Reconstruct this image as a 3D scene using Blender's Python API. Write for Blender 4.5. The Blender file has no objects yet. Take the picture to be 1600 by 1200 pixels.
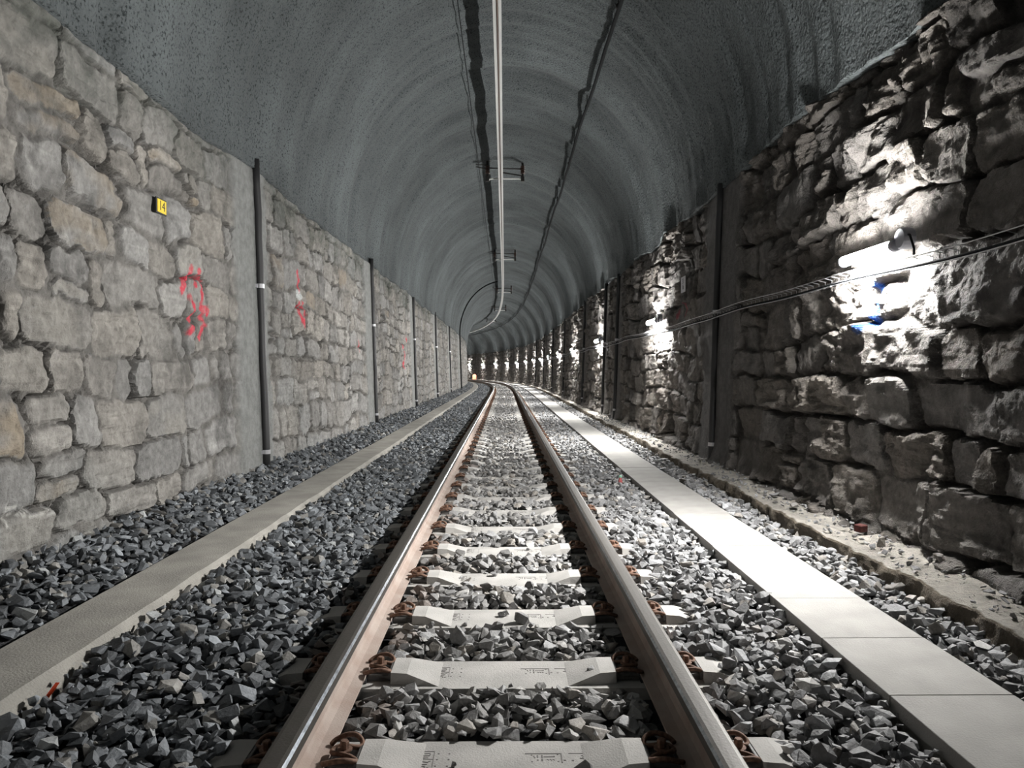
import bpy, bmesh, math, random
import numpy as np
from mathutils import Vector, Matrix

random.seed(7)
rng = np.random.default_rng(11)
SC = bpy.context.scene
COL = SC.collection
PI = math.pi

# ---------------------------------------------------------------- the line of the track
DS = 0.05
_s = np.arange(-40, 140, DS)
_k = np.clip(1.87e-4 * (_s - 28.0), 0, 0.0080)
_th = np.cumsum(_k) * DS
_px = -np.cumsum(np.sin(_th)) * DS
_py = np.cumsum(np.cos(_th)) * DS
_i0 = np.searchsorted(_s, 0.0)
_px -= _px[_i0]; _py -= _py[_i0]

def path(s):
    return np.interp(s, _s, _px), np.interp(s, _s, _py), np.interp(s, _s, _th)

def W(s, X, z):
    """track coordinates (distance along, offset to the right, height over rail top) to world"""
    s = np.asarray(s, float); X = np.asarray(X, float); z = np.asarray(z, float)
    px, py, th = path(s)
    return np.stack(np.broadcast_arrays(px + np.cos(th) * X, py + np.sin(th) * X, z + 0 * px), -1)

# ---------------------------------------------------------------- noise
def _hash(ix, iy, seed):
    h = (ix * 374761393 + iy * 668265263 + seed * 974634777) & 0xffffffff
    h = ((h ^ (h >> 13)) * 1274126177) & 0xffffffff
    h = h ^ (h >> 16)
    return (h & 0xffff) / 32767.5 - 1.0

def vn(x, y, seed=0):
    xf = np.floor(x); yf = np.floor(y)
    ix = xf.astype(np.int64); iy = yf.astype(np.int64)
    u = x - xf; v = y - yf
    u = u * u * u * (u * (u * 6 - 15) + 10); v = v * v * v * (v * (v * 6 - 15) + 10)
    a = _hash(ix, iy, seed); b = _hash(ix + 1, iy, seed)
    c = _hash(ix, iy + 1, seed); d = _hash(ix + 1, iy + 1, seed)
    return (a * (1 - u) + b * u) * (1 - v) + (c * (1 - u) + d * u) * v

def fbm(x, y, o=4, seed=0, g=0.5):
    r = 0; a = 1.0; t = 0
    for i in range(o):
        r = r + a * vn(x * 2 ** i + 17.3 * i, y * 2 ** i - 9.1 * i, seed + i); t += a; a *= g
    return r / t

def ridged(x, y, o=4, seed=0):
    r = 0; a = 1.0; t = 0
    for i in range(o):
        r = r + a * (1 - 2 * np.abs(vn(x * 2 ** i + 3.3 * i, y * 2 ** i + 5.7 * i, seed + i))); t += a; a *= 0.55
    return r / t

def smooth(e0, e1, x):
    t = np.clip((x - e0) / (e1 - e0), 0, 1)
    return t * t * (3 - 2 * t)

# ---------------------------------------------------------------- mesh helpers
def mesh_np(name, V, F, mat=None, parent=None, col=None, smoothed=False, midx=None):
    V = np.asarray(V, np.float32).reshape(-1, 3)
    me = bpy.data.meshes.new(name)
    if isinstance(F, np.ndarray):
        n = F.shape[1]; nf = len(F)
        me.vertices.add(len(V)); me.vertices.foreach_set('co', V.ravel())
        me.loops.add(nf * n); me.loops.foreach_set('vertex_index', F.astype(np.int32).ravel())
        me.polygons.add(nf)
        me.polygons.foreach_set('loop_start', np.arange(0, nf * n, n, dtype=np.int32))
        me.polygons.foreach_set('loop_total', np.full(nf, n, np.int32))
        me.update(calc_edges=True)
    else:
        me.from_pydata([tuple(map(float, v)) for v in V], [], F)
    mats = mat if isinstance(mat, (list, tuple)) else [mat]
    for m in mats:
        if m: me.materials.append(m)
    if midx is not None: me.polygons.foreach_set('material_index', np.asarray(midx, np.int32))
    me.polygons.foreach_set('use_smooth', np.full(len(me.polygons), bool(smoothed)))
    if col is not None:
        a = me.color_attributes.new('Col', 'FLOAT_COLOR', 'POINT')
        c = np.ones((len(V), 4), np.float32); c[:, :3] = col
        a.data.foreach_set('color', c.ravel())
    me.update()
    o = bpy.data.objects.new(name, me); COL.objects.link(o)
    if parent: o.parent = parent
    return o

def grid_faces(n, m):
    i = np.arange(n - 1)[:, None] * m + np.arange(m - 1)[None, :]
    return np.stack([i, i + 1, i + m + 1, i + m], -1).reshape(-1, 4)

class MB:
    """collects simple shapes into one mesh"""
    def __init__(self): self.V = []; self.F = []; self.M = []; self.mi = 0
    def add(self, V, F):
        b = len(self.V); self.V += [tuple(v) for v in V]
        for f in F: self.F.append([b + i for i in f]); self.M.append(self.mi)
    def box(self, c, s, R=None, bev=0.0):
        x, y, z = [k / 2 for k in s]
        if bev <= 0:
            P = [(-x,-y,-z),(x,-y,-z),(x,y,-z),(-x,y,-z),(-x,-y,z),(x,-y,z),(x,y,z),(-x,y,z)]
            F = [(0,3,2,1),(4,5,6,7),(0,1,5,4),(1,2,6,5),(2,3,7,6),(3,0,4,7)]
        else:
            b = bev
            P = [(-x,-y,-z),(x,-y,-z),(x,y,-z),(-x,y,-z),
                 (-x,-y,z-b),(x,-y,z-b),(x,y,z-b),(-x,y,z-b),
                 (-x+b,-y+b,z),(x-b,-y+b,z),(x-b,y-b,z),(-x+b,y-b,z)]
            F = [(0,3,2,1),(8,9,10,11)]
            for k in range(4):
                j = (k + 1) % 4
                F += [(k, j, 4 + j, 4 + k), (4 + k, 4 + j, 8 + j, 8 + k)]
        if R is not None: P = [R @ Vector(p) for p in P]
        self.add([(p[0] + c[0], p[1] + c[1], p[2] + c[2]) for p in P], F)
    def tube(self, pts, r, n=8, cap=True, closed=False):
        V, F = tube_np(pts, r, n, closed)
        self.add(V, F)
        if cap and not closed:
            b = len(self.V) - len(V)
            self.F.append([b + i for i in range(n)][::-1]); self.M.append(self.mi)
            e = len(self.V) - n
            self.F.append([e + i for i in range(n)]); self.M.append(self.mi)
    def lathe(self, prof, c, axis='z', n=14):
        V = []; F = []
        for (r, h) in prof:
            for k in range(n):
                a = 2 * PI * k / n
                p = (r * math.cos(a), r * math.sin(a), h)
                if axis == 'x': p = (p[2], p[0], p[1])
                if axis == 'y': p = (p[1], p[2], p[0])
                V.append((p[0] + c[0], p[1] + c[1], p[2] + c[2]))
        m = len(prof)
        for i in range(m - 1):
            for k in range(n):
                j = (k + 1) % n
                F.append((i * n + k, i * n + j, (i + 1) * n + j, (i + 1) * n + k))
        F.append(tuple(range(n))[::-1]); F.append(tuple((m - 1) * n + k for k in range(n)))
        self.add(V, F)
    def obj(self, name, mat, parent=None, smoothed=False):
        return mesh_np(name, self.V, self.F, mat, parent, smoothed=smoothed, midx=self.M)

def tube_np(pts, r, n=8, closed=False):
    P = np.asarray(pts, float)
    T = np.gradient(P, axis=0)
    if closed: T = np.roll(P, -1, 0) - np.roll(P, 1, 0)
    T /= np.linalg.norm(T, axis=1)[:, None] + 1e-9
    up = np.array([0, 0, 1.0]) if abs(T[0][2]) < 0.9 else np.array([1.0, 0, 0])
    V = []; nrm = None
    for i in range(len(P)):
        t = T[i]
        if nrm is None: a = np.cross(t, up)
        else: a = nrm - t * np.dot(nrm, t)
        a /= np.linalg.norm(a) + 1e-9; nrm = a
        b = np.cross(t, a)
        rr = r[i] if hasattr(r, '__len__') else r
        for k in range(n):
            g = 2 * PI * k / n
            V.append(P[i] + rr * (a * math.cos(g) + b * math.sin(g)))
    F = []; L = len(P)
    for i in range(L if closed else L - 1):
        i2 = (i + 1) % L
        for k in range(n):
            j = (k + 1) % n
            F.append((i * n + k, i * n + j, i2 * n + j, i2 * n + k))
    return V, F

def long_tube(mb, S, X, Z, r, n=6):
    mb.tube(W(S, X, Z), r, n)

def tag(o, label=None, cat=None, group=None, kind=None):
    if label: o['label'] = label
    if cat: o['category'] = cat
    if group: o['group'] = group
    if kind: o['kind'] = kind
    return o

def empty(name, loc=(0, 0, 0), rz=0):
    o = bpy.data.objects.new(name, None); COL.objects.link(o)
    o.empty_display_size = 0.1
    o.location = loc; o.rotation_euler = (0, 0, rz)
    return o

def put(o, s, X, z, extra=0.0):
    p = W(s, X, z); o.location = tuple(float(v) for v in p)
    o.rotation_euler = (0, 0, float(path(s)[2]) + extra)

def copy_tree(o, parent=None):
    c = o.copy(); COL.objects.link(c)
    if parent: c.parent = parent
    for ch in list(o.children): copy_tree(ch, c)
    return c

ORD = ['nearest', 'second', 'third', 'fourth', 'fifth', 'sixth', 'seventh', 'eighth', 'ninth', 'tenth', 'eleventh', 'twelfth']

# ---------------------------------------------------------------- materials
def new_mat(name):
    m = bpy.data.materials.new(name); m.use_nodes = True
    nt = m.node_tree; b = nt.nodes['Principled BSDF']
    return m, nt, b

def simple(name, c, rough=0.6, metal=0.0, noise=0.0, nscale=30, bump=0.0, bscale=200, c2=None, spec=0.5):
    m, nt, b = new_mat(name); N = nt.nodes; L = nt.links
    b.inputs['Base Color'].default_value = (*c, 1); b.inputs['Roughness'].default_value = rough
    b.inputs['Metallic'].default_value = metal
    b.inputs['Specular IOR Level'].default_value = spec
    tc = N.new('ShaderNodeTexCoord')
    if noise > 0:
        t = N.new('ShaderNodeTexNoise'); t.inputs['Scale'].default_value = nscale; t.inputs['Detail'].default_value = 6
        L.new(tc.outputs['Object'], t.inputs['Vector'])
        r = N.new('ShaderNodeValToRGB')
        lo = c2 if c2 else tuple(v * (1 - noise) for v in c)
        r.color_ramp.elements[0].position = 0.35; r.color_ramp.elements[1].position = 0.65
        r.color_ramp.elements[0].color = (*lo, 1); r.color_ramp.elements[1].color = (*c, 1)
        L.new(t.outputs['Fac'], r.inputs['Fac']); L.new(r.outputs['Color'], b.inputs['Base Color'])
    if bump > 0:
        t2 = N.new('ShaderNodeTexNoise'); t2.inputs['Scale'].default_value = bscale; t2.inputs['Detail'].default_value = 8
        L.new(tc.outputs['Object'], t2.inputs['Vector'])
        bp = N.new('ShaderNodeBump'); bp.inputs['Strength'].default_value = bump; bp.inputs['Distance'].default_value = 0.01
        L.new(t2.outputs['Fac'], bp.inputs['Height']); L.new(bp.outputs['Normal'], b.inputs['Normal'])
    return m

def attr_mat(name, rough, bumps, spec=0.3, vary=0.25, vscale=12, rough_noise=None):
    """colour from the mesh attribute, mottled by noise; bumps = [(scale, distance)]"""
    m, nt, b = new_mat(name); N = nt.nodes; L = nt.links
    b.inputs['Roughness'].default_value = rough; b.inputs['Specular IOR Level'].default_value = spec
    a = N.new('ShaderNodeAttribute'); a.attribute_name = 'Col'
    tc = N.new('ShaderNodeTexCoord')
    t = N.new('ShaderNodeTexNoise'); t.inputs['Scale'].default_value = vscale; t.inputs['Detail'].default_value = 9
    t.inputs['Roughness'].default_value = 0.72
    L.new(tc.outputs['Object'], t.inputs['Vector'])
    mr = N.new('ShaderNodeMapRange'); mr.inputs['From Min'].default_value = 0.3; mr.inputs['From Max'].default_value = 0.7
    mr.inputs['To Min'].default_value = 1 - vary; mr.inputs['To Max'].default_value = 1 + vary
    L.new(t.outputs['Fac'], mr.inputs['Value'])
    mx = N.new('ShaderNodeVectorMath'); mx.operation = 'SCALE'
    L.new(a.outputs['Color'], mx.inputs[0]); L.new(mr.outputs['Result'], mx.inputs['Scale'])
    L.new(mx.outputs['Vector'], b.inputs['Base Color'])
    prev = None
    for sc, dist in bumps:
        tb = N.new('ShaderNodeTexNoise'); tb.inputs['Scale'].default_value = sc; tb.inputs['Detail'].default_value = 6
        tb.inputs['Roughness'].default_value = 0.65
        L.new(tc.outputs['Object'], tb.inputs['Vector'])
        bp = N.new('ShaderNodeBump'); bp.inputs['Strength'].default_value = 1.0; bp.inputs['Distance'].default_value = dist
        L.new(tb.outputs['Fac'], bp.inputs['Height'])
        if prev: L.new(prev.outputs['Normal'], bp.inputs['Normal'])
        prev = bp
    if prev: L.new(prev.outputs['Normal'], b.inputs['Normal'])
    return m

M = {}
M['stone_l'] = attr_mat('weathered_masonry', 0.92, [(45, 0.012), (160, 0.004)], 0.25, 0.30, 14)
M['stone_r'] = attr_mat('rugged_masonry', 0.88, [(30, 0.02), (120, 0.007)], 0.3, 0.30, 11)
M['ballast'] = attr_mat('crushed_slate', 0.62, [(90, 0.004)], 0.45, 0.30, 60)
M['ground'] = attr_mat('fine_gravel', 0.95, [(70, 0.03)], 0.2, 0.5, 40)
M['concrete_s'] = simple('sleeper_concrete', (0.50, 0.485, 0.46), 0.85, noise=0.22, nscale=7, bump=0.25, bscale=180)
M['concrete_m'] = simple('marking_shade_concrete', (0.20, 0.19, 0.18), 0.9)  # relief shadow of the cast marks painted as a darker concrete tone
M['concrete_d'] = simple('duct_concrete', (0.36, 0.345, 0.31), 0.9, noise=0.28, nscale=5, bump=0.35, bscale=120)
M['concrete_c'] = simple('slab_concrete', (0.36, 0.35, 0.33), 0.9, noise=0.16, nscale=6, bump=0.3, bscale=150)
M['pad'] = simple('dark_plastic', (0.035, 0.035, 0.04), 0.5)
M['guide'] = simple('guide_plate', (0.10, 0.095, 0.09), 0.55, noise=0.4, nscale=60)
M['rust'] = simple('rusty_spring_steel', (0.24, 0.135, 0.09), 0.75, 0.3, noise=0.55, nscale=90, bump=0.3, bscale=300)
M['railside'] = simple('rusted_rail', (0.40, 0.335, 0.295), 0.85, 0.0, noise=0.35, nscale=9, bump=0.2, bscale=150, c2=(0.33, 0.255, 0.215))
M['railtop'] = simple('worn_rail_head', (0.06, 0.056, 0.047), 0.55, 0.4, noise=0.45, nscale=25, bump=0.1, bscale=120, c2=(0.07, 0.062, 0.055))
M['gauge'] = simple('bright_gauge_corner', (0.42, 0.46, 0.50), 0.26, 1.0, noise=0.5, nscale=60)
M['black'] = simple('black_pipe', (0.02, 0.02, 0.021), 0.55)
M['cable'] = simple('black_cable', (0.010, 0.011, 0.012), 0.85, spec=0.15)
M['zinc'] = simple('galvanised_steel', (0.5, 0.5, 0.52), 0.4, 0.8)
M['alu'] = simple('aluminium', (0.62, 0.62, 0.60), 0.5, 0.45)
M['copper'] = simple('contact_copper', (0.12, 0.08, 0.06), 0.5, 0.6)
M['iron'] = simple('dark_iron', (0.03, 0.028, 0.027), 0.6, 0.3)
M['insul'] = simple('brown_insulator', (0.06, 0.03, 0.022), 0.3)
M['white'] = simple('white_bar', (0.8, 0.8, 0.78), 0.4)
M['housing'] = simple('grey_housing', (0.32, 0.33, 0.36), 0.5)
M['yellow'] = simple('yellow_plate', (0.86, 0.62, 0.03), 0.5, noise=0.12, nscale=40)
M['ink'] = simple('black_ink', (0.012, 0.011, 0.01), 0.6)
M['label'] = simple('white_plate', (0.62, 0.60, 0.63), 0.5)
M['orange'] = simple('orange_plastic', (0.90, 0.10, 0.03), 0.5)
M['brick'] = simple('red_brick', (0.12, 0.035, 0.03), 0.9, noise=0.4, nscale=40)

def emis(name, c, s):
    m, nt, b = new_mat(name)
    b.inputs['Base Color'].default_value = (*c, 1)
    b.inputs['Emission Color'].default_value = (*c, 1); b.inputs['Emission Strength'].default_value = s
    return m
M['lit'] = emis('lit_diffuser', (1.0, 0.985, 0.96), 1150)
M['litdim'] = emis('diffuser_edge', (1.0, 0.985, 0.96), 40)
M['signal'] = emis('dim_signal', (1.0, 0.9, 0.8), 2.0)

def shotcrete():
    m, nt, b = new_mat('shotcrete'); N = nt.nodes; L = nt.links
    b.inputs['Roughness'].default_value = 0.9; b.inputs['Specular IOR Level'].default_value = 0.25
    tc = N.new('ShaderNodeTexCoord'); a = N.new('ShaderNodeAttribute'); a.attribute_name = 'Col'
    t = N.new('ShaderNodeTexNoise'); t.inputs['Scale'].default_value = 52; t.inputs['Detail'].default_value = 4
    t.inputs['Roughness'].default_value = 0.6
    L.new(tc.outputs['Object'], t.inputs['Vector'])
    r = N.new('ShaderNodeValToRGB')
    r.color_ramp.elements[0].position = 0.36; r.color_ramp.elements[0].color = (0.22, 0.24, 0.24, 1)
    r.color_ramp.elements[1].position = 0.47; r.color_ramp.elements[1].color = (1, 1, 1, 1)
    L.new(t.outputs['Fac'], r.inputs['Fac'])
    t3 = N.new('ShaderNodeTexNoise'); t3.inputs['Scale'].default_value = 1.3; t3.inputs['Detail'].default_value = 6
    L.new(tc.outputs['Object'], t3.inputs['Vector'])
    mr = N.new('ShaderNodeMapRange'); mr.inputs['From Min'].default_value = 0.3; mr.inputs['From Max'].default_value = 0.7
    mr.inputs['To Min'].default_value = 0.82; mr.inputs['To Max'].default_value = 1.15
    L.new(t3.outputs['Fac'], mr.inputs['Value'])
    mx = N.new('ShaderNodeVectorMath'); mx.operation = 'MULTIPLY'
    L.new(a.outputs['Color'], mx.inputs[0]); L.new(r.outputs['Color'], mx.inputs[1])
    m2 = N.new('ShaderNodeVectorMath'); m2.operation = 'SCALE'
    L.new(mx.outputs['Vector'], m2.inputs[0]); L.new(mr.outputs['Result'], m2.inputs['Scale'])
    L.new(m2.outputs['Vector'], b.inputs['Base Color'])
    t2 = N.new('ShaderNodeTexNoise'); t2.inputs['Scale'].default_value = 38; t2.inputs['Detail'].default_value = 5
    L.new(tc.outputs['Object'], t2.inputs['Vector'])
    bp = N.new('ShaderNodeBump'); bp.inputs['Distance'].default_value = 0.022
    L.new(t2.outputs['Fac'], bp.inputs['Height']); L.new(bp.outputs['Normal'], b.inputs['Normal'])
    return m
M['shotcrete'] = shotcrete()

# ---------------------------------------------------------------- walls
def s_rows(s_end, fine=0.011, k=0.0030, cap=0.10, start=2.3):
    S = list(np.arange(-20, start, 0.16)); s = start
    while s < s_end:
        S.append(s); s += max(fine, min(cap, k * (s - 1.0) if s < 8 else k * s))
    return np.array(S)

def wall_w(side, z):
    return (2.13 if side < 0 else 2.16) + 0.03 * (z - 0.907)

LEFT_PIPES = [6.7, 12.4, 18.0, 23.7, 29.6]
RIGHT_PIPES = [7.75, 14.6, 16.4, 20.7, 27.5, 34.0, 40.5, 47.0]
def spring_z(side, s):
    base = 2.63 if side < 0 else 2.74
    return base + 0.07 * fbm(s * 0.7, s * 0 + 3.1 * side, 4, 77)

RED = [[(5.3,1.61),(5.23,1.52),(5.13,1.43)],[(5.41,1.6),(5.41,1.51)],[(5.51,1.57),(5.54,1.5),(5.49,1.37)],[(5.29,1.41),(5.35,1.35),(5.33,1.26),(5.26,1.17)],[(5.46,1.34),(5.61,1.35),(5.59,1.32)],[(5.48,1.29),(5.53,1.24),(5.45,1.18),(5.44,1.14)],[(7.99,1.92),(8.03,1.85),(8.05,1.75)],[(8.08,1.6),(8.05,1.51),(8.12,1.45),(8.21,1.4)],[(8.24,1.61),(8.28,1.51),(8.22,1.41)],[(11.3,1.32),(11.38,1.23)],[(16.77,1.63),(16.87,1.57)],[(16.09,1.42),(16.18,1.4)],[(16.47,1.28),(16.45,1.17)],[(16.32,1.07),(16.3,0.98)]]
CHALK = [[(3.3,0.34),(3.29,0.24)],[(3.3,0.32),(3.36,0.32)],[(3.32,0.29),(3.39,0.28)],[(3.4,0.31),(3.41,0.27)],[(3.42,0.27),(3.45,0.3),(3.47,0.27),(3.48,0.3)],[(3.57,0.29),(3.56,0.26)],[(3.6,0.29),(3.6,0.26)],[(3.65,0.28),(3.64,0.25)],[(3.4,0.265),(3.67,0.235)]]
BLUE = [[(4.49,1.43),(4.45,1.37),(4.47,1.32),(4.48,1.24),(4.53,1.15)]]
OCHRE = [(3.72,2.12),(4.36,1.86),(4.11,1.66),(5.5,2.1),(5.08,2.31),(3.47,2.22),(3.42,0.7),(3.87,0.32),(3.37,0.56),(9.81,0.98),(7.19,1.75),(8.53,1.76),(5.38,2.1),(14.2,1.9),(10.6,2.2)]
LIGHT = [(3.65,2.4),(3.73,1.03),(3.75,1.28),(4.97,0.74),(5.19,1.73),(3.45,0.27),(3.38,0.85)]

def seg_dist(S, Z, pl):
    d = np.full(S.shape, 9.0)
    for (a, b) in zip(pl[:-1], pl[1:]):
        ax, az = a; bx, bz = b
        vx, vz = bx - ax, bz - az
        t = np.clip(((S - ax) * vx + (Z - az) * vz) / (vx * vx + vz * vz + 1e-9), 0, 1)
        d = np.minimum(d, np.hypot(S - ax - t * vx, Z - az - t * vz))
    return d

def paint(colr, S, Z, lines, width, c, strength, seed):
    m0 = (S > 2.5) & (S < 18)
    s = S[m0]; z = Z[m0]
    d = np.full(s.shape, 9.0)
    for pl in lines: d = np.minimum(d, seg_dist(s, z, pl))
    wdt = width * np.clip(s / 5.5, 0.8, 1.9)
    n = vn(s * 60, z * 60, seed) * 0.4 + vn(s * 20, z * 20, seed + 1) * 0.3
    k = (1 - smooth(wdt * 0.7, wdt * 1.25, d)) * np.clip(0.85 + n, 0, 1) * strength
    colr[m0] = colr[m0] * (1 - k[..., None]) + np.array(c) * k[..., None]

def stones(S, Z, seed, hlo, hhi, wlo, whi):
    r = np.random.default_rng(seed)
    Sw = S + 0.06 * fbm(S * 2.6, Z * 2.6, 3, seed + 5) + 0.018 * vn(S * 13, Z * 13, seed + 6) + 0.006 * vn(S * 33, Z * 33, seed + 26)
    Zw = Z + 0.10 * fbm(S * 0.8, Z * 1.3, 2, seed + 8) + 0.035 * vn(S * 2.6, Z * 2.4, seed + 29) + 0.016 * vn(S * 12, Z * 12, seed + 9) + 0.005 * vn(S * 31, Z * 31, seed + 27)
    hs = [-0.5]
    while hs[-1] < 3.4: hs.append(hs[-1] + r.uniform(hlo, hhi))
    hs = np.array(hs)
    row = np.clip(np.searchsorted(hs, Zw) - 1, 0, len(hs) - 2)
    fz = np.minimum(Zw - hs[row], hs[row + 1] - Zw)
    fx = np.zeros_like(S); sid = np.zeros(S.shape, np.int64); cu = np.zeros_like(S); cw = np.zeros_like(S)
    for i in range(len(hs) - 1):
        m0 = row == i
        if not m0.any(): continue
        js = [-22 + r.uniform(0, 0.4)]
        while js[-1] < 125: js.append(js[-1] + (r.uniform(wlo, whi) if r.random() > 0.28 else r.uniform(wlo * 0.4, wlo)))
        js = np.array(js); x = Sw[m0]
        # joints lean a little
        x = x + 0.12 * (Zw[m0] - hs[i]) * _hash(np.floor(x * 1.5).astype(np.int64), np.full(x.shape, i), seed)
        k = np.clip(np.searchsorted(js, x) - 1, 0, len(js) - 2)
        fx[m0] = np.minimum(x - js[k], js[k + 1] - x)
        cu[m0] = (x - 0.5 * (js[k] + js[k + 1])); cw[m0] = js[k + 1] - js[k]
        sid[m0] = k * 64 + i * 2
    cz = Zw - 0.5 * (hs[row] + hs[row + 1]); ch = hs[row + 1] - hs[row]
    # some stones are split into two thin ones
    spl = (_hash(sid, sid * 0 + 3, seed) > 0.62) & (ch > hlo * 1.25)
    off = 0.2 * ch * _hash(sid, sid * 0 + 4, seed)
    fz2 = np.abs(cz - off)
    fz = np.where(spl, np.minimum(fz, fz2), fz)
    sid = np.where(spl & (cz > off), sid + 1, sid)
    # odd stones reach over their bed joint a little: knock the joint back
    rad = 0.07
    a = np.maximum(0, rad - fx); b = np.maximum(0, rad - fz)
    d = rad - np.hypot(a, b)
    return sid, d, cu, cz, cw, ch

def build_wall(side):
    S1 = s_rows(118)
    zlo, zhi = (-0.12, 2.86) if side < 0 else (-0.16, 2.98)
    Z1 = np.arange(zlo, zhi, 0.0125)
    S, Z = np.meshgrid(S1, Z1, indexing='ij')
    seed = 41 if side < 0 else 83
    if side < 0: sid, d, cu, cz, cw, ch = stones(S, Z, seed, 0.19, 0.29, 0.26, 0.62)
    else: sid, d, cu, cz, cw, ch = stones(S, Z, seed, 0.23, 0.37, 0.30, 0.72)
    o0 = sid * 0
    h1 = _hash(sid, o0 + 11, seed); h2 = _hash(sid, o0 + 12, seed); h3 = _hash(sid, o0 + 13, seed); h4 = _hash(sid, o0 + 14, seed)
    h5 = _hash(sid, o0 + 15, seed)
    big = fbm(S * 0.5, Z * 0.6, 3, seed + 30)
    med = fbm(S * 5, Z * 5, 5, seed + 31)
    fine = fbm(S * 26, Z * 26, 3, seed + 32)
    gapn = fbm(S * 1.7, Z * 1.7, 3, seed + 33)
    if side < 0:
        smear = smooth(-0.15, 0.35, fbm(S * 1.1, Z * 1.3, 3, seed + 40))      # mortar smeared over the faces
        jd = 0.014 + 0.045 * smooth(-0.1, 0.5, gapn)                            # joint depth
        pw = 0.012 + 0.022 * smooth(-0.3, 0.5, vn(S * 2.1, Z * 2.1, seed + 36)) + 0.012 * fbm(S * 20, Z * 20, 3, seed + 37)
        prof = smooth(0.0, 1.0, (d - 0.003) / pw)
        face = 0.012 * h1 + cu * 0.05 * h2 + cz * 0.06 * h3
        H = -jd * (1 - prof) + prof * face * (1 - 0.5 * smear) + 0.024 * med + 0.0085 * fine + 0.02 * big + 0.010 * fbm(S * 11, Z * 11, 3, seed + 38)
        H += -0.010 * smooth(0.1, 0.6, ridged(S * 2.2 + Z * 0.8 * h3, Z * 16, 3, seed + 50)) * prof * (0.5 + 0.5 * h5)
        crack = np.exp(-(d / 0.006) ** 2) * smooth(0.0, 0.4, fbm(S * 3.1, Z * 3.1, 2, seed + 34))
        H -= 0.045 * crack
    else:
        jd = 0.035 + 0.065 * smooth(-0.2, 0.5, gapn)
        prof = smooth(0.0, 1.0, d / (0.024 + 0.012 * vn(S * 3, Z * 3, seed + 36)))
        rp = smooth(-0.15, 0.35, fbm(S * 0.9, Z * 1.2, 3, seed + 55) + 0.25 * h5)
        face = 0.035 * h1 + cu * 0.10 * h2 + cz * 0.16 * h3
        strata = ridged(S * 2.0 + 0.5 * Z, (Z + 0.25 * S * h4) * 15, 4, seed + 50)
        rug = fbm(S * 7, Z * 9, 4, seed + 52)
        facet = np.abs(vn(S * 3.7, Z * 5.1, seed + 53)) + 0.5 * np.abs(vn(S * 8.1, Z * 9.7, seed + 54))
        H = -jd * (1 - prof) + prof * (face + (0.007 + 0.018 * rp) * strata + (0.025 + 0.05 * rp) * (facet - 0.5)) + (0.012 + 0.028 * rp) * rug + 0.012 * med + 0.006 * fine + 0.035 * big
    # smooth rendered bands behind the drain pipes
    band = np.zeros_like(S)
    if side < 0:
        for sp in LEFT_PIPES + [35.9]:
            hw = 0.45 + 0.06 * fbm(Z[0] * 2.0, Z[0] * 0 + sp, 3, 5)
            band = np.maximum(band, 1 - smooth(hw[None, :] - 0.10, hw[None, :] + 0.05, np.abs(S - sp + 0.12)))
    else:
        for sp in RIGHT_PIPES:
            hw = (0.62 if sp < 10 else 0.40) + 0.08 * fbm(Z[0] * 2.0, Z[0] * 0 + sp, 3, 6)
            band = np.maximum(band, 1 - smooth(hw[None, :] - 0.14, hw[None, :] + 0.05, np.abs(S - sp - (0.0 if sp < 10 else 0.0))))
    Hb = 0.012 + 0.010 * fbm(S * 1.6, Z * 1.2, 3, seed + 60) + 0.002 * fine
    H = H * (1 - band) + Hb * band
    if side > 0:   # mortar skirt spreading at the foot
        H += 0.10 * smooth(0.22, -0.12, Z) * (0.6 + 0.6 * fbm(S * 3, Z * 3, 3, 91))
    H = H - 0.13 * smooth(-0.015, 0.06, Z - spring_z(side, S))          # the shotcrete takes over here
    # colour
    if side < 0:
        base = np.array([0.272, 0.262, 0.245]); mort = np.array([0.180, 0.172, 0.160])
    else:
        base = np.array([0.225, 0.208, 0.192]); mort = np.array([0.125, 0.116, 0.107])
    val = 1 + 0.18 * h4 + 0.10 * med
    C = base[None, None, :] * val[..., None]
    C *= np.stack([1 + 0.025 * h5, 1 + 0.0 * h5, 1 - 0.035 * h5], -1)
    if side < 0:
        wash = smooth(0.1, 0.6, fbm(S * 0.8, Z * 0.8, 4, seed + 70))           # pale bluish lime wash
        C = C * (1 - 0.30 * wash[..., None]) + np.array([0.21, 0.225, 0.22]) * 0.30 * wash[..., None]
    pm = prof[..., None]
    C = mort * (1 + 0.25 * fine[..., None]) * (1 - pm) + C * pm
    dirt = smooth(0.0, 0.6, fbm(S * 2.4, Z * 2.0, 6, seed + 71, 0.65))
    C *= (1 - 0.48 * dirt)[..., None]
    spk = fbm(S * 30, Z * 30, 3, seed + 72)
    C *= (1 + 0.30 * spk - 0.25 * smooth(0.25, 0.5, spk) )[..., None]
    if side < 0: C *= (1 + 0.22 * smooth(0.0, 0.6, ridged(S * 1.6 + Z * h3, Z * 22, 3, seed + 73)) * (h1 > 0.2) * prof)[..., None]
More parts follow.
